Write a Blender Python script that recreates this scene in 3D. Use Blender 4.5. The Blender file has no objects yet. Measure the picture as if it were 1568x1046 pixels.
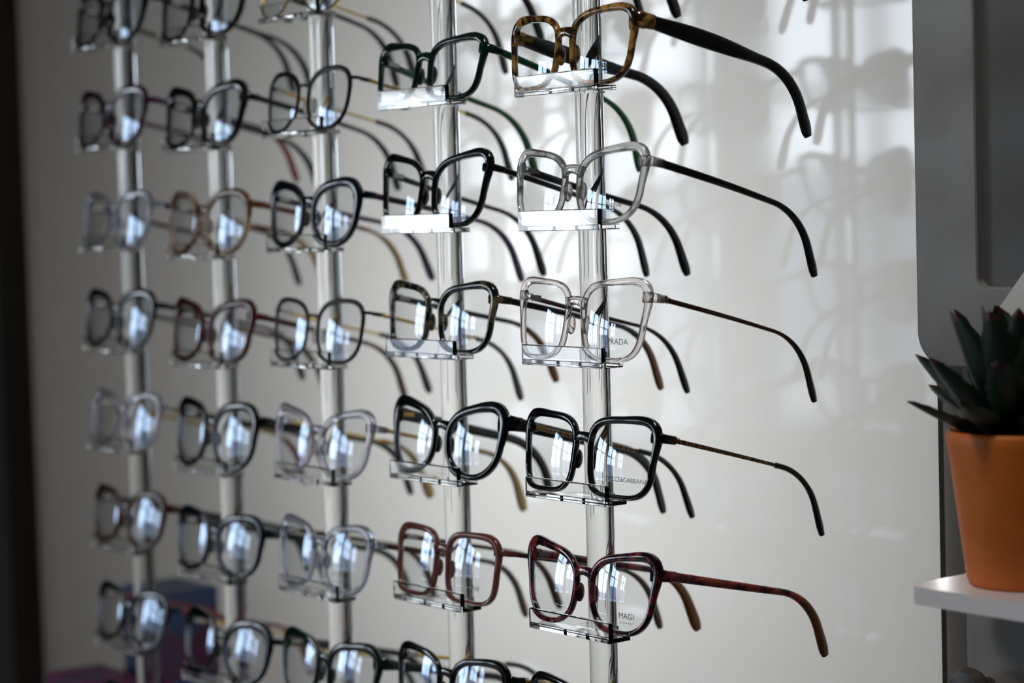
import bpy, bmesh, math, random
from mathutils import Vector, Matrix
random.seed(7)
scn = bpy.context.scene
try:
    scn.view_settings.view_transform = 'Standard'
except Exception as e:
    print(e)

# ------------------------------------------------------------------ materials
def new_mat(name):
    m = bpy.data.materials.new(name); m.use_nodes = True
    nt = m.node_tree
    return m, nt, nt.nodes['Principled BSDF']

def pmat(name, col, rough=0.5, metal=0.0, trans=0.0, coat=0.0, ior=1.5, col2=None, scale=60, thr=(0.42, 0.58), stretch=(1,1,1), bump=0.0, bscale=200):
    m, nt, b = new_mat(name)
    b.inputs['Base Color'].default_value = (*col, 1)
    b.inputs['Roughness'].default_value = rough
    b.inputs['Metallic'].default_value = metal
    b.inputs['Transmission Weight'].default_value = trans
    b.inputs['Coat Weight'].default_value = coat
    b.inputs['Coat Roughness'].default_value = 0.04
    b.inputs['IOR'].default_value = ior
    tc = nt.nodes.new('ShaderNodeTexCoord')
    if col2 is not None:
        mp = nt.nodes.new('ShaderNodeMapping'); mp.inputs['Scale'].default_value = stretch
        n = nt.nodes.new('ShaderNodeTexNoise'); n.inputs['Scale'].default_value = scale; n.inputs['Detail'].default_value = 3
        r = nt.nodes.new('ShaderNodeValToRGB')
        r.color_ramp.elements[0].position = thr[0]; r.color_ramp.elements[0].color = (*col, 1)
        r.color_ramp.elements[1].position = thr[1]; r.color_ramp.elements[1].color = (*col2, 1)
        nt.links.new(tc.outputs['Object'], mp.inputs[0]); nt.links.new(mp.outputs[0], n.inputs['Vector'])
        nt.links.new(n.outputs['Fac'], r.inputs[0]); nt.links.new(r.outputs[0], b.inputs['Base Color'])
    if bump:
        n2 = nt.nodes.new('ShaderNodeTexNoise'); n2.inputs['Scale'].default_value = bscale
        bp = nt.nodes.new('ShaderNodeBump'); bp.inputs['Strength'].default_value = bump; bp.inputs['Distance'].default_value = 0.002
        nt.links.new(tc.outputs['Object'], n2.inputs['Vector'])
        nt.links.new(n2.outputs['Fac'], bp.inputs['Height']); nt.links.new(bp.outputs[0], b.inputs['Normal'])
    return m

def lens_mat():
    m, nt, b = new_mat('demo_lens'); nt.nodes.remove(b)
    out = nt.nodes['Material Output']
    tr = nt.nodes.new('ShaderNodeBsdfTransparent'); tr.inputs[0].default_value = (0.95, 0.96, 0.96, 1)
    gl = nt.nodes.new('ShaderNodeBsdfGlossy'); gl.inputs['Roughness'].default_value = 0.02
    gl.inputs['Color'].default_value = (0.62, 0.77, 1.0, 1)
    fr = nt.nodes.new('ShaderNodeFresnel'); fr.inputs['IOR'].default_value = 1.6
    mu = nt.nodes.new('ShaderNodeMath'); mu.operation = 'MULTIPLY'; mu.inputs[1].default_value = 1.6; mu.use_clamp = True
    mx = nt.nodes.new('ShaderNodeMixShader')
    nt.links.new(fr.outputs[0], mu.inputs[0]); nt.links.new(mu.outputs[0], mx.inputs[0])
    nt.links.new(tr.outputs[0], mx.inputs[1]); nt.links.new(gl.outputs[0], mx.inputs[2])
    nt.links.new(mx.outputs[0], out.inputs['Surface'])
    return m
M_LENS = lens_mat()

BLACK = pmat('black_acetate', (0.004, 0.004, 0.005), 0.12, coat=0.4)
BLACKT = pmat('black_temple_acetate', (0.004, 0.004, 0.005), 0.22)
BLUEBLACK = pmat('midnight_acetate', (0.005, 0.007, 0.018), 0.12, coat=0.4)
TORT = pmat('tortoise_acetate', (0.035, 0.012, 0.004), 0.12, trans=0.35, coat=0.5, col2=(0.72, 0.38, 0.10), scale=120, thr=(0.44, 0.58))
GREYMARB = pmat('smoke_marble_acetate', (0.09, 0.09, 0.09), 0.10, trans=0.85, coat=0.4, col2=(0.80, 0.80, 0.78), scale=70, thr=(0.36, 0.48))
CRYSTAL = pmat('blush_crystal_acetate', (0.95, 0.89, 0.87), 0.05, trans=0.95)
CLEARGREY = pmat('grey_crystal_acetate', (0.60, 0.62, 0.70), 0.07, trans=0.88)
LILAC = pmat('lilac_crystal_acetate', (0.72, 0.70, 0.78), 0.07, trans=0.88)
BURG = pmat('burgundy_tortoise_acetate', (0.014, 0.003, 0.010), 0.12, coat=0.5, col2=(0.34, 0.045, 0.05), scale=130, thr=(0.45, 0.63))
BURGT = pmat('burgundy_temple_acetate', (0.035, 0.006, 0.02), 0.12, coat=0.4, col2=(0.50, 0.09, 0.05), scale=150, thr=(0.40, 0.56), stretch=(1, 0.5, 1))
GREEN = pmat('green_acetate', (0.002, 0.018, 0.010), 0.12, coat=0.5)
GREENT = pmat('green_temple_acetate', (0.003, 0.090, 0.032), 0.18)
MULTI = pmat('multicolour_tortoise_acetate', (0.006, 0.010, 0.008), 0.12, coat=0.5, col2=(0.26, 0.22, 0.13), scale=110, thr=(0.5, 0.68))
PINK = pmat('rosewood_acetate', (0.28, 0.09, 0.075), 0.12, trans=0.4)
REDBR = pmat('red_brown_acetate', (0.10, 0.018, 0.015), 0.15, trans=0.2)
PURPLE = pmat('purple_acetate', (0.008, 0.004, 0.014), 0.12, coat=0.5, col2=(0.07, 0.008, 0.04), scale=70, thr=(0.46, 0.64))
PURPT = pmat('purple_temple_acetate', (0.035, 0.010, 0.05), 0.2)
AMBER = pmat('amber_acetate', (0.22, 0.075, 0.02), 0.12, trans=0.45, col2=(0.60, 0.46, 0.34), scale=40)
BROWN = pmat('brown_acetate', (0.07, 0.026, 0.014), 0.18)
REDT = pmat('red_temple_acetate', (0.20, 0.02, 0.02), 0.2)
TAN = pmat('tan_acetate', (0.42, 0.27, 0.10), 0.25)
AMBTIP = pmat('amber_tip_acetate', (0.24, 0.09, 0.02), 0.2, trans=0.2)
GOLD = pmat('gold_metal', (0.60, 0.42, 0.14), 0.25, metal=1)
BRONZE = pmat('bronze_metal', (0.34, 0.21, 0.11), 0.32, metal=1, col2=(0.08, 0.05, 0.03), scale=900, thr=(0.42, 0.55), stretch=(0.1, 1, 0.1))
DARKMET = pmat('dark_metal', (0.03, 0.028, 0.026), 0.3, metal=1)
STEEL = pmat('hinge_steel', (0.5, 0.5, 0.5), 0.25, metal=1)
PAD = pmat('silicone_pad', (0.8, 0.8, 0.78), 0.2, trans=0.7)
INK = pmat('lens_print_ink', (0.01, 0.01, 0.012), 0.6)

def acrylic(name, col=(0.98, 0.985, 0.98)):
    m, nt, b = new_mat(name)
    b.inputs['Base Color'].default_value = (*col, 1); b.inputs['Roughness'].default_value = 0.015
    b.inputs['Transmission Weight'].default_value = 1.0; b.inputs['IOR'].default_value = 1.49
    return m
ACR = acrylic('clear_acrylic')

# ------------------------------------------------------------------ mesh helpers
def finish(bm, name, mats, smooth=True, angle=None):
    bmesh.ops.recalc_face_normals(bm, faces=bm.faces)
    me = bpy.data.meshes.new(name); bm.to_mesh(me); bm.free()
    for m in mats: me.materials.append(m)
    if smooth:
        for p in me.polygons: p.use_smooth = True
    ob = bpy.data.objects.new(name, me); scn.collection.objects.link(ob)
    if smooth and angle:
        try: me.set_sharp_from_angle(angle=math.radians(angle))
        except Exception: pass
    return ob

def box(bm, x0, x1, y0, y1, z0, z1, mi=0, bevel=0.0, seg=2):
    r = bmesh.ops.create_cube(bm, size=1)
    vs = r['verts']
    for v in vs:
        v.co = Vector(((x0+x1)/2 + v.co.x*(x1-x0), (y0+y1)/2 + v.co.y*(y1-y0), (z0+z1)/2 + v.co.z*(z1-z0)))
    fs = set(f for v in vs for f in v.link_faces)
    for f in fs: f.material_index = mi
    if bevel:
        es = list(set(e for v in vs for e in v.link_edges))
        bmesh.ops.bevel(bm, geom=es, offset=bevel, segments=seg, affect='EDGES', profile=0.5)

def boxobj(name, dims, mat, bevel=0.0):
    bm = bmesh.new(); box(bm, *dims, bevel=bevel)
    return finish(bm, name, [mat], smooth=bool(bevel), angle=40)

def skin_rings(bm, rings, mi, closed=False, caps=True):
    vr = [[bm.verts.new(p) for p in r] for r in rings]
    n = len(vr[0]); N = len(vr)
    for i in range(N if closed else N-1):
        a = vr[i]; b = vr[(i+1) % N]
        for j in range(n):
            f = bm.faces.new((a[j], a[(j+1) % n], b[(j+1) % n], b[j])); f.material_index = mi
    if not closed and caps:
        f = bm.faces.new(vr[0]); f.material_index = mi
        f = bm.faces.new(list(reversed(vr[-1]))); f.material_index = mi

def sweep(bm, pts, hs, ws, mi, nseg=12, sq=2.8):
    rings = []
    N = len(pts)
    for i in range(N):
        t = (pts[min(i+1, N-1)] - pts[max(i-1, 0)]).normalized()
        s = t.cross(Vector((0, 0, 1)))
        if s.length < 1e-4: s = Vector((1, 0, 0))
        s.normalize(); u = s.cross(t).normalized()
        ring = []
        for k in range(nseg):
            a = 2*math.pi*k/nseg + math.pi/nseg
            c, sn = math.cos(a), math.sin(a)
            cx = math.copysign(abs(c)**(2/sq), c); sz = math.copysign(abs(sn)**(2/sq), sn)
            ring.append(pts[i] + s*cx*ws[i]/2 + u*sz*hs[i]/2)
        rings.append(ring)
    skin_rings(bm, rings, mi)

def ellipsoid(bm, c, rx, ry, rz, mi, seg=12):
    r = bmesh.ops.create_uvsphere(bm, u_segments=seg, v_segments=8, radius=1)
    for v in r['verts']:
        v.co = Vector((c[0]+v.co.x*rx, c[1]+v.co.y*ry, c[2]+v.co.z*rz))
        for f in v.link_faces: f.material_index = mi

def wrap(x): return x*x/(2*0.33)

def text_into(bm, s, size, M, mi):
    cu = bpy.data.curves.new('t', 'FONT'); cu.body = s; cu.size = size; cu.align_x = 'CENTER'
    ob = bpy.data.objects.new('t', cu); scn.collection.objects.link(ob)
    bpy.context.view_layer.update()
    dg = bpy.context.evaluated_depsgraph_get()
    me = bpy.data.meshes.new_from_object(ob.evaluated_get(dg))
    base = len(bm.verts)
    for v in me.vertices: bm.verts.new(M(v.co))
    bm.verts.ensure_lookup_table()
    for p in me.polygons:
        try:
            f = bm.faces.new([bm.verts[base+i] for i in p.vertices]); f.material_index = mi
        except Exception: pass
    bpy.data.objects.remove(ob); bpy.data.meshes.remove(me); bpy.data.curves.remove(cu)

def eyeglasses(style, loc, lean, yaw, sx=1.0):
    """front opens to -Y, temples run to +Y"""
    metal = style.get('metal', False)
    a = style.get('a', 0.0270)*sx; b = style.get('b', 0.0205)*(0.4+0.6*sx); n = style.get('n', 3.2)
    dbl = style.get('dbl', 0.0125)*(0.5+0.5*sx); rim = style.get('rim', 0.0030)*0.92; dep = style.get('dep', 0.0040)
    cat = style.get('cat', 0.08); tap = style.get('tap', 0.14); top = style.get('top', 0.45); pk = style.get('pk', 0.05)
    mats = [style['front'], style['temple'], style['tip'], M_LENS, style.get('hinge', STEEL), PAD, INK]
    cx = dbl/2 + a + rim*0.5
    cz = b + rim
    bm = bmesh.new()
    NS = 80
    def outline(side):
        P = []
        nt_ = n + 0.4; nb_ = max(2.1, n - 0.3)
        for i in range(NS):
            t = 2*math.pi*i/NS
            c, s = math.cos(t), math.sin(t)
            k = nt_ if s > 0 else nb_
            x = a*math.copysign(abs(c)**(2/k), c); z = b*math.copysign(abs(s)**(2/k), s)
            an = math.degrees(math.atan2(z/b, x/a))
            g = math.exp(-((an-42)/20.0)**2)
            x += pk*a*g*0.75; z += pk*a*g*0.8
            zz = max(0.0, min(1.0, (z+b)/(2*b)))
            x *= 1 - tap*(1.0 if x > 0 else 0.9)*(1-zz)**1.15
            z += cat*b*(x/a)*zz
            z -= 0.05*b*(x/a)**2*zz
            if x < 0: x += 0.05*a*max(0, zz-0.75)/0.25
            P.append(Vector((x*side, z)))
        Q = []; d = [0.0]
        for i in range(NS): d.append(d[-1] + (P[(i+1) % NS]-P[i]).length)
        j = 0
        for i in range(NS):
            tgt = d[-1]*i/NS
            while d[j+1] < tgt: j += 1
            f = (tgt-d[j])/(d[j+1]-d[j]); Q.append(P[j].lerp(P[(j+1) % NS], f))
        Q = [(Q[i-1]+Q[i]*2+Q[(i+1) % NS])/4 for i in range(NS)]
        return Q
    for side in (1, -1):
        P = outline(side)
        rings = []
        inner = []
        for i in range(NS):
            tg = (P[(i+1) % NS] - P[i-1]).normalized()
            nrm = Vector((tg.y, -tg.x)) * side
            zz = P[i].y/b; xo = side*P[i].x/a
            w = rim*(1 + top*max(0, zz) + (0.0 if metal and rim < 0.0025 else 0.55)*max(0, zz)*max(0, xo))
            prof = [(-0.0002, -dep*0.3), (w*0.2, -dep/2), (w*0.8, -dep/2), (w, -dep*0.3),
                    (w, dep*0.3), (w*0.8, dep/2), (w*0.2, dep/2), (-0.0002, dep*0.3)]
            ring = []
            for (q, d) in prof:
                x = side*cx + P[i].x + nrm.x*q; z = cz + P[i].y + nrm.y*q
                ring.append(Vector((x, wrap(x)+d, z)))
            rings.append(ring)
            inner.append(P[i])
        skin_rings(bm, rings, 0, closed=True)
        RR = 0.115
        def lp(px, pz, off=0.0):
            x = side*cx + px
            r2 = px*px + pz*pz
            edge = a*a*0.9
            return Vector((x, wrap(side*cx) + (x-side*cx)*(side*cx)/0.33 + (r2-edge)/(2*RR)+0.0005+off, cz+pz))
        cv = bm.verts.new(lp(0, 0)); prev = None
        for k in range(1, 7):
            f = k/6
            cur = [bm.verts.new(lp(p.x*f, p.y*f)) for p in inner]
            for i in range(NS):
                if prev is None: fc = bm.faces.new((cv, cur[i], cur[(i+1) % NS]))
                else: fc = bm.faces.new((prev[i], cur[i], cur[(i+1) % NS], prev[(i+1) % NS]))
                fc.material_index = 3
            prev = cur
        if side == 1 and style.get('print'):
            s1, s2 = style['print']
            text_into(bm, s1, style.get('psize', 0.0050), lambda v: lp(v.x*1.0 + a*0.26, v.y - b*0.62, -0.0003), 6)
            if s2: text_into(bm, s2, 0.0020, lambda v: lp(v.x + a*0.26, v.y - b*0.76, -0.0003), 6)
        zh = cz + b*style.get('zh', 0.66) + cat*b*0.6
        xr = cx + a*0.90
        xe = cx + a + rim + style.get('ext', 0.0028)
        th = style.get('th', 0.0046); tw = style.get('tw', 0.0032); tiph = style.get('tiph', 0.0068)
        drop = math.tan(math.radians(style.get('panto', 7)))
        y0 = wrap(xe)
        eh = style.get('eh', th*1.15)
        ep = [Vector((side*xr, wrap(xr), zh)), Vector((side*(xe-0.0035), wrap(xe)-0.0002, zh)),
              Vector((side*(xe-0.0012), wrap(xe)+0.0010, zh)), Vector((side*xe, y0+0.0038, zh-0.0003)),
              Vector((side*xe, y0+0.0095, zh-0.0006))]
        sweep(bm, ep, [eh*1.25, eh*1.15, eh*1.08, eh, eh*0.97], [dep*0.85, dep*0.85, dep*0.8, tw*1.1, tw*1.05], 0)
        box(bm, min(side*(xe-0.0038), side*(xe-0.0012)), max(side*(xe-0.0038), side*(xe-0.0012)), y0+0.005, y0+0.014, zh-0.002, zh+0.001, 4)
        pts = []; hs = []; ws = []
        L1 = style.get('L1', 0.092); Lt = style.get('Lt', 0.063); bend = math.radians(style.get('bend', 56))
        p = Vector((side*xe, y0+0.0098, zh-0.0008)); z_dir = -math.atan(drop)
        NA = 16; NB = 18
        for i in range(NA):
            f = i/(NA-1)
            pts.append(p + Vector((side*(0.002*math.sin(f*math.pi) - 0.002*f*f), L1*f, -drop*L1*f)))
            if style.get('paddle'): hh = th*(1 + 0.42*math.sin(min(1, f*1.1)*math.pi)**1.1)*(1-0.18*f)
            else: hh = th*(1-0.25*f)
            hs.append(hh); ws.append(tw*(1-0.15*f))
        q = pts[-1].copy()
        h0 = hs[NA-1]
        for i in range(1, NB+1):
            f = i/NB
            ang = z_dir - bend*min(1, f*1.4)**1.1
            d = Lt/NB
            q = q + Vector((side*-0.003*d/Lt, math.cos(ang)*d, math.sin(ang)*d))
            pts.append(q.copy())
            hh = h0 + (tiph-h0)*max(0, min(1, (f-0.1)*1.25))
            if i == NB: hh *= 0.62
            elif i == NB-1: hh *= 0.92
            hs.append(hh); ws.append(max(0.0020, tw*0.85 + (0.0032-tw*0.85)*min(1, f*2)))
        cut = NA-2 if metal else NA+4
        if metal:
            for i in range(NA-2, len(pts)):
                hs[i] = max(hs[i], 0.0036); ws[i] = max(ws[i], 0.0028)
            sweep(bm, pts[:cut+1], hs[:cut]+[th*0.8], ws[:cut]+[tw*0.8], 1)
        else:
            sweep(bm, pts[:cut+1], hs[:cut+1], ws[:cut+1], 1)
        sweep(bm, pts[cut:], hs[cut:], ws[cut:], 2)
        if (metal and rim < 0.0025) or style.get('pads'):
            ellipsoid(bm, (side*(dbl/2-0.0002), 0.0062, cz-b*0.15), 0.0013, 0.0026, 0.0060, 5)
            sweep(bm, [Vector((side*(dbl/2+0.002), 0.001, cz+b*0.05)), Vector((side*(dbl/2+0.0015), 0.0055, cz+b*0.05)), Vector((side*(dbl/2), 0.0062, cz-b*0.1))], [0.001]*3, [0.001]*3, 4, 6)
        else:
            ellipsoid(bm, (side*(dbl/2+0.0010), 0.0030, cz-b*0.12), 0.0018, 0.0033, 0.0060, 0)
    zb = cz + b*0.46; xb = dbl/2 + 0.0024
    bh = 0.0022 if (metal and rim < 0.0025) else 0.0056
    pts = []
    for i in range(9):
        f = -1 + 2*i/8
        pts.append(Vector((f*xb, wrap(f*xb)-0.0010*(1-f*f), zb + 0.0020*(1-f*f))))
    sweep(bm, pts, [bh*(1+0.45*abs(-1+2*i/8)**2) for i in range(9)], [dep*0.85]*9, 0)
    ob = finish(bm, 'eyeglasses', mats, smooth=True, angle=50)
    ob.location = loc
    ob.rotation_euler = (-math.radians(lean), 0, math.radians(yaw))
    return ob

# ------------------------------------------------------------------ styles
def S(front, temple=None, tip=None, **k):
    if temple is None: temple = BLACKT if front is BLACK else front
    if temple is BLACK: temple = BLACKT
    d = dict(front=front, temple=temple); d['tip'] = tip or d['temple']; d.update(k); return d
thin = dict(rim=0.0013, dep=0.0022, th=0.0026, tw=0.0018, metal=True, eh=0.0022, ext=0.004, pk=0.02)
rows = ['Z', 'A', 'B', 'C', 'D', 'E', 'F', 'G']
ST = {
 5: {
  'Z': S(BLACK, th=0.007, tiph=0.0085, lean=5),
  'A': S(TORT, BLACK, th=0.0082, tw=0.004, paddle=True, tiph=0.0095, b=0.0212, n=3.4, cat=0.06, lean=6, rim=0.0029, hinge=GOLD, sx=0.93, dx=-0.001, print=('Vogue', '')),
  'B': S(GREYMARB, BLACK, th=0.0050, tiph=0.0070, cat=0.12, n=3.0, pk=0.10, lean=8, rim=0.0030, sx=0.96, dx=0.001, print=('Vogue', '')),
  'C': S(CRYSTAL, BROWN, BLACK, th=0.0032, tw=0.0024, tiph=0.0055, n=4.0, b=0.0226, cat=0.05, pk=0.07, tap=0.20, lean=7.5, rim=0.0027, eh=0.0055, sx=0.95, dx=0.001, print=('PRADA', '')),
  'D': S(BLACK, BRONZE, BLACK, th=0.0030, tw=0.0022, tiph=0.0055, n=4.2, b=0.0220, lean=8, cat=0.03, pk=0.05, metal=True, rim=0.0032, dep=0.004, eh=0.0055, hinge=GOLD, psize=0.0038, print=('DOLCE&GABBANA', ''), dx=0.004),
  'E': S(BURG, BURGT, AMBTIP, th=0.0060, tw=0.0036, tiph=0.0085, n=3.0, cat=0.13, pk=0.12, b=0.0216, tap=0.18, lean=6, rim=0.0034, sx=0.95, print=('MAGI', 'e y e w e a r'), dx=0.003),
  'F': S(BLACK), 'G': S(BROWN)},
 4: {
  'Z': S(BLACK, th=0.006), 'A': S(GREEN, GREENT, th=0.0048, tiph=0.0072, n=3.8, b=0.0192, lean=11, rim=0.0031, sx=0.88),
  'B': S(BLACK, BLACK, th=0.0040, n=3.0, cat=0.14, pk=0.15, b=0.0225, lean=9, rim=0.0031, sx=0.88),
  'C': S(MULTI, BLACK, AMBTIP, th=0.0044, n=3.4, cat=0.10, pk=0.08, rim=0.0032, sx=0.92, dx=0.004, print=('Vogue', '')),
  'D': S(BLACK, BLACK, th=0.0085, tw=0.004, n=2.5, cat=0.20, pk=0.10, b=0.0212, rim=0.0042, lean=8, hinge=GOLD, sx=0.91, dx=0.006),
  'E': S(PINK, BROWN, BROWN, th=0.0036, n=4.4, b=0.0225, cat=0.0, pk=0.0, tap=0.10, rim=0.0029, sx=0.86, dx=0.004, print=('Ray', '')),
  'F': S(BLACK, GOLD, BLACK, th=0.003, tw=0.002, n=3, metal=True, rim=0.0034, dep=0.004, eh=0.005, sx=0.92, dx=0.004), 'G': S(BLACK)},
 3: {
  'Z': S(GOLD, GOLD, BLACK, **{**thin, 'n': 2.4}), 'A': S(DARKMET, GOLD, BLACK, **{**thin, 'n': 2.6, 'rim': 0.0027, 'b': 0.0215, 'sx': 0.86}),
  'B': S(BLUEBLACK, PURPT, n=2.5, cat=0.12, pk=0.06, rim=0.0044, sx=0.88, dx=0.003), 'C': S(DARKMET, GOLD, BLACK, **{**thin, 'n': 3.0, 'rim': 0.0024, 'b': 0.0218, 'sx': 0.90, 'dx': 0.002}),
  'D': S(LILAC, GOLD, TAN, n=2.8, th=0.003, tw=0.002, metal=True, rim=0.0036, dep=0.004, eh=0.005, b=0.0215, cat=0.14, pk=0.13, tiph=0.009, sx=0.90, dx=0.002),
  'E': S(CLEARGREY, BROWN, n=3.0, rim=0.0036, cat=0.10, pk=0.08, b=0.0225, sx=0.88), 'F': S(GREEN, BLACK, n=3.2, rim=0.0042, th=0.007, sx=0.92), 'G': S(BLACK)},
 2: {
  'Z': S(BLACK, n=2.5, rim=0.004), 'A': S(BLACK, BLACK, n=2.8, rim=0.0044, cat=0.12, pk=0.10, sx=0.88), 'B': S(AMBER, AMBER, TAN, n=2.5, rim=0.0038, b=0.0212, pk=0.02, sx=0.96),
  'C': S(REDBR, REDBR, BROWN, n=3.2, rim=0.0038, cat=0.12, pk=0.10, sx=0.92), 'D': S(BLACK, BLACK, n=2.7, rim=0.0044, th=0.0062, b=0.0225, sx=0.92),
  'E': S(BLUEBLACK, BLACK, n=2.7, rim=0.0044, th=0.0062, sx=0.92), 'F': S(BLACK, GOLD, BLACK, n=2.4, metal=True, rim=0.0048, dep=0.004, th=0.003, tw=0.002, eh=0.005, sx=0.95), 'G': S(BLACK)},
 1: {
  'Z': S(BLACK, n=2.6, rim=0.0042), 'A': S(PURPLE, PURPT, REDT, n=2.7, rim=0.0042), 'B': S(CLEARGREY, DARKMET, BLACK, n=2.8, rim=0.0034),
  'C': S(BLUEBLACK, BLACK, n=2.7, rim=0.0042), 'D': S(LILAC, TAN, REDT, n=2.9, rim=0.0036), 'E': S(BROWN, BLACK, n=2.5, rim=0.0042, th=0.0062),
  'F': S(BLUEBLACK, REDT, n=2.7, rim=0.0040), 'G': S(BLACK)},
}
ROW0 = 1.655; DZ = 0.0825
COLZ = {5: 0.0, 4: 0.0, 3: -0.012, 2: -0.017, 1: -0.010}
DEFSX = {5: 0.96, 4: 0.9, 3: 0.9, 2: 0.92, 1: 0.88}
W = 0.148
RODY = 0.0035; SH = -0.0030
for col in (5, 4, 3, 2, 1):
    X = -(5-col)*W
    bm = bmesh.new()
    nseg = 40
    ringz = [0.9, 0.901, 2.12, 2.121]
    ringr = [0.0080, 0.0088, 0.0088, 0.0080]
    rings = [[Vector((X+r*math.cos(2*math.pi*k/nseg), RODY+r*math.sin(2*math.pi*k/nseg), z)) for k in range(nseg)] for z, r in zip(ringz, ringr)]
    skin_rings(bm, rings, 0)
    for ri, rn in enumerate(rows):
        zt = ROW0 - ri*DZ + COLZ[col]
        prof = [(-0.0235, 0.0004), (-0.0231, 0.0), (-0.0069, 0.0), (-0.0065, 0.0004), (-0.0065, 0.0026), (-0.0069, 0.0030), (-0.0199, 0.0030), (-0.0205, 0.0036), (-0.0205, 0.0120), (-0.0211, 0.0126), (-0.0229, 0.0126), (-0.0235, 0.0120)]
        yaw = random.uniform(-1.5, 1.5)
        rr = []
        for xx, ins in ((-0.0360, 0.0005), (-0.0355, 0), (0.0405, 0), (0.0410, 0.0005)):
            rr.append([Vector((X+xx, y+SH, zt+z)) if ins == 0 else Vector((X+xx, y+SH+(0.0004 if y < -0.022 else (-0.0004 if y > -0.007 else 0)), zt+z+(0.0004 if z < 0.0001 else (-0.0004 if z > 0.012 else 0)))) for y, z in prof])
        skin_rings(bm, rr, 0)
        for sx in (-1, 1):
            box(bm, X+sx*0.0105-0.0015, X+sx*0.0105+0.0015, -0.0095, 0.006, zt+0.0002, zt+0.0028)
        st = ST[col][rn]
        dx = st.get('dx', random.uniform(-0.002, 0.002))
        lean = st.get('lean', random.uniform(5, 9))
        eyeglasses(st, (X+dx+0.0015, -0.0143+SH, zt+0.0034), lean, yaw, st.get('sx', DEFSX[col]))
    finish(bm, 'acrylic_display_rod', [ACR], smooth=True, angle=35)

# ------------------------------------------------------------------ back light panel
m, nt, b = new_mat('frosted_light_panel')
out = nt.nodes['Material Output']; nt.nodes.remove(b)
df = nt.nodes.new('ShaderNodeBsdfDiffuse'); df.inputs[0].default_value = (0.28, 0.27, 0.255, 1)
tl = nt.nodes.new('ShaderNodeBsdfTranslucent'); tl.inputs[0].default_value = (0.80, 0.81, 0.80, 1)
gl = nt.nodes.new('ShaderNodeBsdfGlossy'); gl.inputs['Roughness'].default_value = 0.06
fr = nt.nodes.new('ShaderNodeFresnel'); fr.inputs['IOR'].default_value = 1.64
m1 = nt.nodes.new('ShaderNodeMixShader'); m1.inputs[0].default_value = 0.5
m2 = nt.nodes.new('ShaderNodeMixShader')
nt.links.new(df.outputs[0], m1.inputs[1]); nt.links.new(tl.outputs[0], m1.inputs[2])
nt.links.new(fr.outputs[0], m2.inputs[0]); nt.links.new(m1.outputs[0], m2.inputs[1]); nt.links.new(gl.outputs[0], m2.inputs[2])
nt.links.new(m2.outputs[0], out.inputs['Surface'])
M_PANEL = m
bm = bmesh.new()
vs = [bm.verts.new(c) for c in ((-1.19, 0.195, 0.92), (0.107, 0.195, 0.92), (0.107, 0.195, 2.2), (-1.19, 0.195, 2.2))]
bm.faces.new(vs)
panel = finish(bm, 'frosted_backlit_panel', [M_PANEL], smooth=False)
M_BOXIN = pmat('lightbox_interior', (0.14, 0.13, 0.12), 0.8)
M_EDGE = pmat('dark_wood_edge', (0.008, 0.006, 0.004), 0.8, col2=(0.014, 0.009, 0.006), scale=20)
bm = bmesh.new()
YB = 1.0
box(bm, -1.21, -1.19, 0.20, YB+0.02, 0.90, 2.22)
box(bm, 0.107, 0.125, 0.20, YB+0.02, 0.90, 2.22)
box(bm, -1.19, 0.107, 0.20, YB+0.02, 0.90, 0.92)
box(bm, -1.19, 0.107, 0.20, YB+0.02, 2.20, 2.22)
box(bm, -1.19, 0.107, YB, YB+0.02, 0.92, 2.20)
finish(bm, 'lightbox_cabinet', [M_BOXIN], smooth=False)
boxobj('trim_1', (-1.265, -1.192, 0.16, 0.197, 0.0, 2.8), M_EDGE, 0.003)

def area(name, loc, target, sx, sy, power, col=(1, 1, 1)):
    l = bpy.data.lights.new(name, 'AREA'); l.shape = 'RECTANGLE'; l.size = sx; l.size_y = sy; l.energy = power; l.color = col
    o = bpy.data.objects.new(name, l); scn.collection.objects.link(o); o.location = loc
    o.rotation_euler = (Vector(target)-Vector(loc)).to_track_quat('-Z', 'Y').to_euler()
    return o
area('lightbox_lamp', (-0.28, 0.66, 1.38), (-0.28, 0.0, 1.38), 0.26, 0.28, 4.6, (1.0, 1.0, 1.0))
area('panel_warm_tint_light', (-1.0, 0.56, 1.3), (-1.0, 0.0, 1.3), 0.2, 0.5, 0.08, (1.0, 0.75, 0.5))  # extra warm light, added to tint the left end of the panel

# ------------------------------------------------------------------ room
M_WALL = pmat('grey_painted_wall', (0.34, 0.33, 0.32), 0.6, bump=0.1)
M_DARK = pmat('dark_room_wall', (0.008, 0.008, 0.008), 0.9)
M_ROOM = pmat('room_wall', (0.10, 0.10, 0.10), 0.7)
M_FLOOR = pmat('floor_tile', (0.09, 0.08, 0.07), 0.4, col2=(0.12, 0.11, 0.10), scale=3)
M_CEIL = pmat('ceiling_paint', (0.25, 0.25, 0.25), 0.8)
M_WHITE = pmat('white_laminate', (0.85, 0.81, 0.80), 0.35)
boxobj('floor', (-4.2, 3.2, -6.7, 2.2, -0.1, 0.0), M_FLOOR)
boxobj('ceiling', (-4.2, 3.2, -6.7, 2.2, 2.8, 2.9), M_CEIL)
bm = bmesh.new()
box(bm, 0.126, 3.0, 0.197, 0.70, 0.0, 2.8)
finish(bm, 'wall_back', [M_WALL], smooth=False)
boxobj('wall_back_alcove', (-4.0, 3.0, 2.0, 2.1, 0.0, 2.8), M_DARK)
boxobj('wall_right', (3.0, 3.1, -6.5, 2.1, 0.0, 2.8), M_ROOM)
boxobj('wall_front', (-4.0, 3.0, -6.6, -6.5, 0.0, 2.8), M_ROOM)
bm = bmesh.new()
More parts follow.
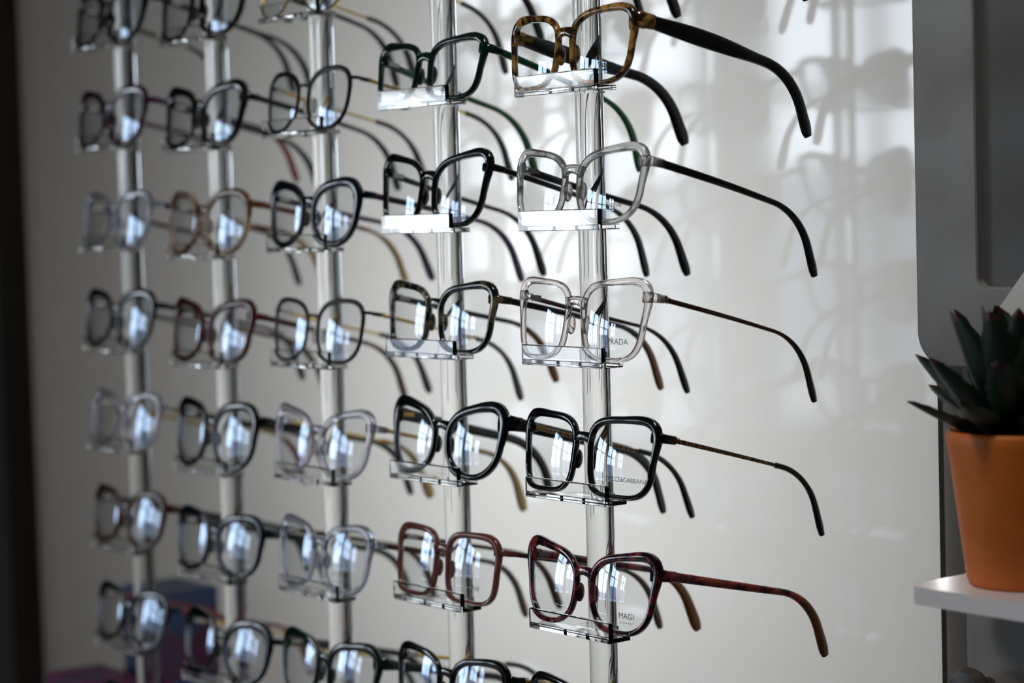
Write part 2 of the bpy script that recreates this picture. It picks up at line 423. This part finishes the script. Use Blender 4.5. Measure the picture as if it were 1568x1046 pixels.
wins = [(-6.2, -5.3), (-4.9, -3.75), (-3.55, -2.5)]
Z0, Z1 = 0.75, 2.35
box(bm, -4.1, -4.0, -6.6, 2.1, 0.0, Z0)
box(bm, -4.1, -4.0, -6.6, 2.1, Z1, 2.8)
ys = [-6.6] + [v for w in wins for v in w] + [2.1]
for i in range(0, len(ys), 2):
    box(bm, -4.1, -4.0, ys[i], ys[i+1], Z0, Z1)
finish(bm, 'wall_left', [M_ROOM], smooth=False)
M_FRAME = pmat('window_frame_metal', (0.05, 0.05, 0.05), 0.4, metal=0.5)
for wi, (ya, yb) in enumerate(wins):
    bm = bmesh.new()
    for dims in ((ya, ya+0.05, Z0, Z1), (yb-0.05, yb, Z0, Z1), (ya, yb, Z0, Z0+0.05), (ya, yb, Z1-0.05, Z1), ((ya+yb)/2-0.02, (ya+yb)/2+0.02, Z0, Z1), (ya, yb, 1.85, 1.90)):
        box(bm, -4.08, -4.02, dims[0], dims[1], dims[2], dims[3])
    finish(bm, 'window_%d' % (wi+1), [M_FRAME], smooth=False)
    p = area('window_portal', (-3.99, (ya+yb)/2, (Z0+Z1)/2), (0, (ya+yb)/2, (Z0+Z1)/2), yb-ya, Z1-Z0, 1)
    p.data.cycles.is_portal = True

# unseen low boxes with gaps, added outside the windows to break up reflections
M_BREAKUP = pmat('breakup_box_blue_grey', (0.16, 0.19, 0.25), 0.8, col2=(0.26, 0.28, 0.32), scale=0.6)
bm = bmesh.new(); R5 = random.Random(11)
y = -30.0
while y < 4:
    wd = R5.uniform(0.8, 2.0); h = R5.choice([0.6, 0.9, 1.3, 1.6, 1.9, 2.6])
    box(bm, -15-R5.uniform(0, 2), -12.5, y, y+wd, 0.0, h)
    y += wd + R5.uniform(0.4, 2.0)
finish(bm, 'reflection_breakup_boxes', [M_BREAKUP], smooth=False)

w = bpy.data.worlds.new('World'); scn.world = w; w.use_nodes = True
nt = w.node_tree; bg = nt.nodes['Background']
tc = nt.nodes.new('ShaderNodeTexCoord'); sp = nt.nodes.new('ShaderNodeSeparateXYZ'); r = nt.nodes.new('ShaderNodeValToRGB')
r.color_ramp.elements[0].position = 0.46; r.color_ramp.elements[0].color = (0.22, 0.24, 0.27, 1)
r.color_ramp.elements[1].position = 0.50; r.color_ramp.elements[1].color = (0.80, 0.90, 1.0, 1)
ma = nt.nodes.new('ShaderNodeMath'); ma.operation = 'MULTIPLY_ADD'; ma.inputs[1].default_value = 0.5; ma.inputs[2].default_value = 0.5
nt.links.new(tc.outputs['Generated'], sp.inputs[0]); nt.links.new(sp.outputs['Z'], ma.inputs[0]); nt.links.new(ma.outputs[0], r.inputs[0])
nt.links.new(r.outputs[0], bg.inputs[0]); bg.inputs[1].default_value = 10.5

boxobj('display_base_cabinet', (-1.19, 0.10, -0.12, 0.193, 0.0, 0.9), M_WHITE, 0.004)
boxobj('display_top_rail', (-0.75, 0.10, -0.03, 0.03, 2.121, 2.15), M_WHITE, 0.004)

# ------------------------------------------------------------------ wall cabinet with rounded frame and recessed door
def rrect(x0, x1, z0, z1, r, n=10):
    P = []
    for (cx, cz, a0) in ((x1-r, z1-r, 0), (x0+r, z1-r, 90), (x0+r, z0+r, 180), (x1-r, z0+r, 270)):
        for i in range(n+1):
            a = math.radians(a0+90*i/n); P.append((cx+r*math.cos(a), cz+r*math.sin(a)))
    return P
M_MFRAME = pmat('grey_cabinet_frame', (0.30, 0.29, 0.28), 0.4)
M_DOOR = pmat('dark_grey_door', (0.13, 0.125, 0.12), 0.45)
bm = bmesh.new()
def ringat(inset, y, r):
    return [Vector((x, y, z)) for x, z in rrect(0.103+inset, 0.60-inset, 1.398+inset, 2.1-inset, r)]
skin_rings(bm, [ringat(0, 0.193, 0.022), ringat(0, 0.184, 0.022), ringat(0.0015, 0.1805, 0.0205), ringat(0.004, 0.180, 0.018),
                ringat(0.049, 0.180, 0.008), ringat(0.050, 0.181, 0.006), ringat(0.0505, 0.187, 0.005)], 0, caps=False)
f = bm.faces.new([bm.verts.new(p) for p in ringat(0.0505, 0.1865, 0.005)]); f.material_index = 1
finish(bm, 'wall_cabinet', [M_MFRAME, M_DOOR], smooth=True, angle=30)

M_PAPER = pmat('white_paper', (0.85, 0.84, 0.83), 0.6)
bm = bmesh.new()
pl = [(0.168, 1.287), (0.168, 1.425), (0.205, 1.466), (0.235, 1.47), (0.235, 1.287)]
skin_rings(bm, [[Vector((x, 0.172-(z-1.287)*0.02, z)) for x, z in pl], [Vector((x, 0.173-(z-1.287)*0.02, z)) for x, z in pl]], 0)
finish(bm, 'paper_leaflet', [M_PAPER], smooth=False)

# ------------------------------------------------------------------ shelf
bm = bmesh.new()
P = []
x0, x1, y0, y1 = 0.201, 0.75, 0.056, 0.197
for i in range(9):
    a = math.radians(180+90*i/8); P.append((x0+0.012+0.012*math.cos(a), y0+0.012+0.012*math.sin(a)))
P += [(x1, y0), (x1, y1), (x0-0.05, y1), (x0-0.05, y1-0.03), (x0-0.02, y1-0.05), (x0, y1-0.09)]
zs = 1.2865
rings = [[Vector((x, y, z)) for x, y in P] for z in (zs-0.010, zs-0.0095, zs-0.001, zs)]
skin_rings(bm, rings, 0)
finish(bm, 'wall_shelf', [M_WHITE], smooth=True, angle=30)

# ------------------------------------------------------------------ potted succulent
M_TERRA = pmat('terracotta', (0.76, 0.19, 0.02), 0.55, col2=(0.68, 0.16, 0.018), scale=25, bump=0.15, bscale=300)
M_SOIL = pmat('soil', (0.03, 0.02, 0.012), 0.9, bump=0.6, bscale=400)
M_LEAF = pmat('agave_leaf', (0.005, 0.018, 0.009), 0.5, col2=(0.010, 0.030, 0.015), scale=30)
M_TIP = pmat('agave_spine', (0.05, 0.010, 0.012), 0.5)
emp = bpy.data.objects.new('potted_succulent', None); scn.collection.objects.link(emp); emp.location = (0.246, 0.1045, zs)
prof = [(0.0, 0.0), (0.0285, 0.0), (0.0305, 0.0015), (0.0315, 0.004), (0.0405, 0.074), (0.0418, 0.080), (0.0420, 0.0845), (0.0412, 0.0865), (0.0398, 0.0870), (0.0385, 0.0862), (0.0380, 0.084), (0.0375, 0.078), (0.0, 0.078)]
bm = bmesh.new(); NSEG = 64
rings = [[Vector((max(r, 1e-5)*math.cos(2*math.pi*k/NSEG), max(r, 1e-5)*math.sin(2*math.pi*k/NSEG), z)) for k in range(NSEG)] for r, z in prof]
skin_rings(bm, rings[:-1], 0, caps=False)
skin_rings(bm, rings[-2:], 1, caps=False)
bmesh.ops.remove_doubles(bm, verts=bm.verts, dist=1e-4*0.3)
pot = finish(bm, 'pot', [M_TERRA, M_SOIL], smooth=True, angle=60); pot.parent = emp

def leaf(bm, az, el, L, Wd, curl):
    NL = 14
    d = Vector((math.cos(az), math.sin(az), 0)); s = Vector((-math.sin(az), math.cos(az), 0))
    p = d*0.006 + Vector((0, 0, 0.079)); e = el
    rings = []
    for i in range(NL+1):
        f = i/NL
        wd = Wd*(0.62+0.95*f)*(1-f)**0.62 if f < 1 else 0
        wd = max(wd, 0.0003)
        wd *= 1 + (0.09 if i % 2 else -0.06)
        t = d*math.cos(e) + Vector((0, 0, math.sin(e))); nn = -d*math.sin(e) + Vector((0, 0, math.cos(e)))
        th = 0.0024*(1-f*0.8)
        rings.append([p - s*wd/2 + nn*wd*0.22, p - s*wd*0.25 + nn*(0.04*wd+th/2), p + nn*th/2, p + s*wd*0.25 + nn*(0.04*wd+th/2), p + s*wd/2 + nn*wd*0.22,
                      p + s*wd*0.25 + nn*(-th*0.6), p - nn*th, p - s*wd*0.25 - nn*(th*0.6)])
        p = p + t*(L/NL); e += curl/NL
    skin_rings(bm, rings[:14], 0); skin_rings(bm, rings[13:], 1)
bm = bmesh.new()
R2 = random.Random(3)
camaz = math.radians(52+180)
for k in range(8): leaf(bm, camaz + k*2*math.pi/8, math.radians(17+R2.uniform(-3, 6)), 0.063, 0.029, math.radians(16))
for k in range(8): leaf(bm, camaz + 0.35 + k*2*math.pi/8, math.radians(38+R2.uniform(-5, 5)), 0.073, 0.035, math.radians(18))
for k in range(8): leaf(bm, camaz + 0.1 + k*2*math.pi/8, math.radians(58+R2.uniform(-4, 4)), 0.082, 0.036, math.radians(14))
for k in range(5): leaf(bm, camaz + k*1.3, math.radians(76), 0.078, 0.028, math.radians(6))
lf = finish(bm, 'leaves', [M_LEAF, M_TIP], smooth=True, angle=60); lf.parent = emp

# wall hook knob
bm = bmesh.new()
prof = [(0.0, 0.0), (0.006, 0.0), (0.006, 0.010), (0.013, 0.014), (0.015, 0.019), (0.012, 0.024), (0.0, 0.026)]
rings = [[Vector((0.143+max(r, 1e-5)*math.cos(2*math.pi*k/24), 0.197-y, 1.198+max(r, 1e-5)*math.sin(2*math.pi*k/24))) for k in range(24)] for r, y in prof]
skin_rings(bm, rings, 0)
finish(bm, 'wall_knob', [pmat('dark_knob', (0.06, 0.05, 0.045), 0.4)], smooth=True, angle=40)

# printed cartons on the cabinet behind the rods
M_CARTON = pmat('purple_printed_carton', (0.09, 0.006, 0.06), 0.4, col2=(0.015, 0.05, 0.16), scale=14, thr=(0.46, 0.52))
M_CART2 = pmat('magenta_carton', (0.16, 0.008, 0.08), 0.4, col2=(0.05, 0.01, 0.08), scale=20)
bm = bmesh.new(); box(bm, -0.80, -0.725, 0.09, 0.15, 0.9, 1.165, 0, 0.001)
box(bm, -0.79, -0.735, 0.088, 0.09, 1.10, 1.15, 1)
finish(bm, 'product_carton', [M_CARTON, M_CART2], smooth=False)
bm = bmesh.new(); box(bm, -0.82, -0.745, 0.02, 0.075, 0.9, 1.09, 0, 0.001)
box(bm, -0.81, -0.755, 0.018, 0.02, 1.02, 1.08, 1)
finish(bm, 'product_carton', [M_CART2, M_CARTON], smooth=False)

# dark foliage plant in the alcove
M_FOL = pmat('dark_foliage', (0.006, 0.045, 0.006), 0.6, col2=(0.015, 0.09, 0.012), scale=8)
bm = bmesh.new(); R3 = random.Random(5)
for i in range(340):
    c = Vector((-2.9+R3.gauss(0, 0.22), 1.05+R3.gauss(0, 0.2), 0.75+abs(R3.gauss(0, 0.55))))
    az = R3.uniform(0, 6.28); el = R3.uniform(-0.6, 0.9); L = R3.uniform(0.10, 0.18)
    d = Vector((math.cos(az)*math.cos(el), math.sin(az)*math.cos(el), math.sin(el))); s = d.cross(Vector((0, 0, 1))).normalized()
    v = [bm.verts.new(c), bm.verts.new(c+d*L*0.45+s*L*0.22+Vector((0, 0, 0.01))), bm.verts.new(c+d*L-Vector((0, 0, 0.02))), bm.verts.new(c+d*L*0.45-s*L*0.22+Vector((0, 0, 0.01)))]
    bm.faces.new((v[0], v[1], v[2])); bm.faces.new((v[0], v[2], v[3]))
box(bm, -3.1, -2.7, 0.85, 1.25, 0.0, 0.42, 1, 0.03)
sweep(bm, [Vector((-2.9, 1.05, 0.4)), Vector((-2.88, 1.06, 0.9)), Vector((-2.9, 1.05, 1.5))], [0.04, 0.035, 0.02], [0.04, 0.035, 0.02], 1)
finish(bm, 'potted_foliage_plant', [M_FOL, M_DARK], smooth=False)

# ------------------------------------------------------------------ added overhead fill light for the rack and shelf
area('overhead_fill_light', (0.3, -0.7, 2.72), (0.2, 0.1, 1.3), 0.25, 0.25, 7, (1.0, 0.97, 0.92))

# ------------------------------------------------------------------ camera
cam = bpy.data.cameras.new('Camera'); co = bpy.data.objects.new('Camera', cam); scn.collection.objects.link(co)
cam.sensor_width = 36; cam.lens = 36*3316/1568
A = math.radians(52); P_ = math.radians(3.33); RL = math.radians(1.65)
fwd = Vector((-math.sin(A)*math.cos(P_), math.cos(A)*math.cos(P_), -math.sin(P_)))
r0 = fwd.cross(Vector((0, 0, 1))).normalized(); u0 = r0.cross(fwd)
r = r0*math.cos(RL) - u0*math.sin(RL); u = u0*math.cos(RL) + r0*math.sin(RL)
Mx = Matrix((r, u, -fwd)).transposed().to_4x4(); Mx.translation = Vector((1.018, -0.857, 1.5))
co.matrix_world = Mx
cam.clip_start = 0.02
cam.dof.use_dof = True; cam.dof.focus_distance = 1.33; cam.dof.aperture_fstop = 4.5
scn.camera = co
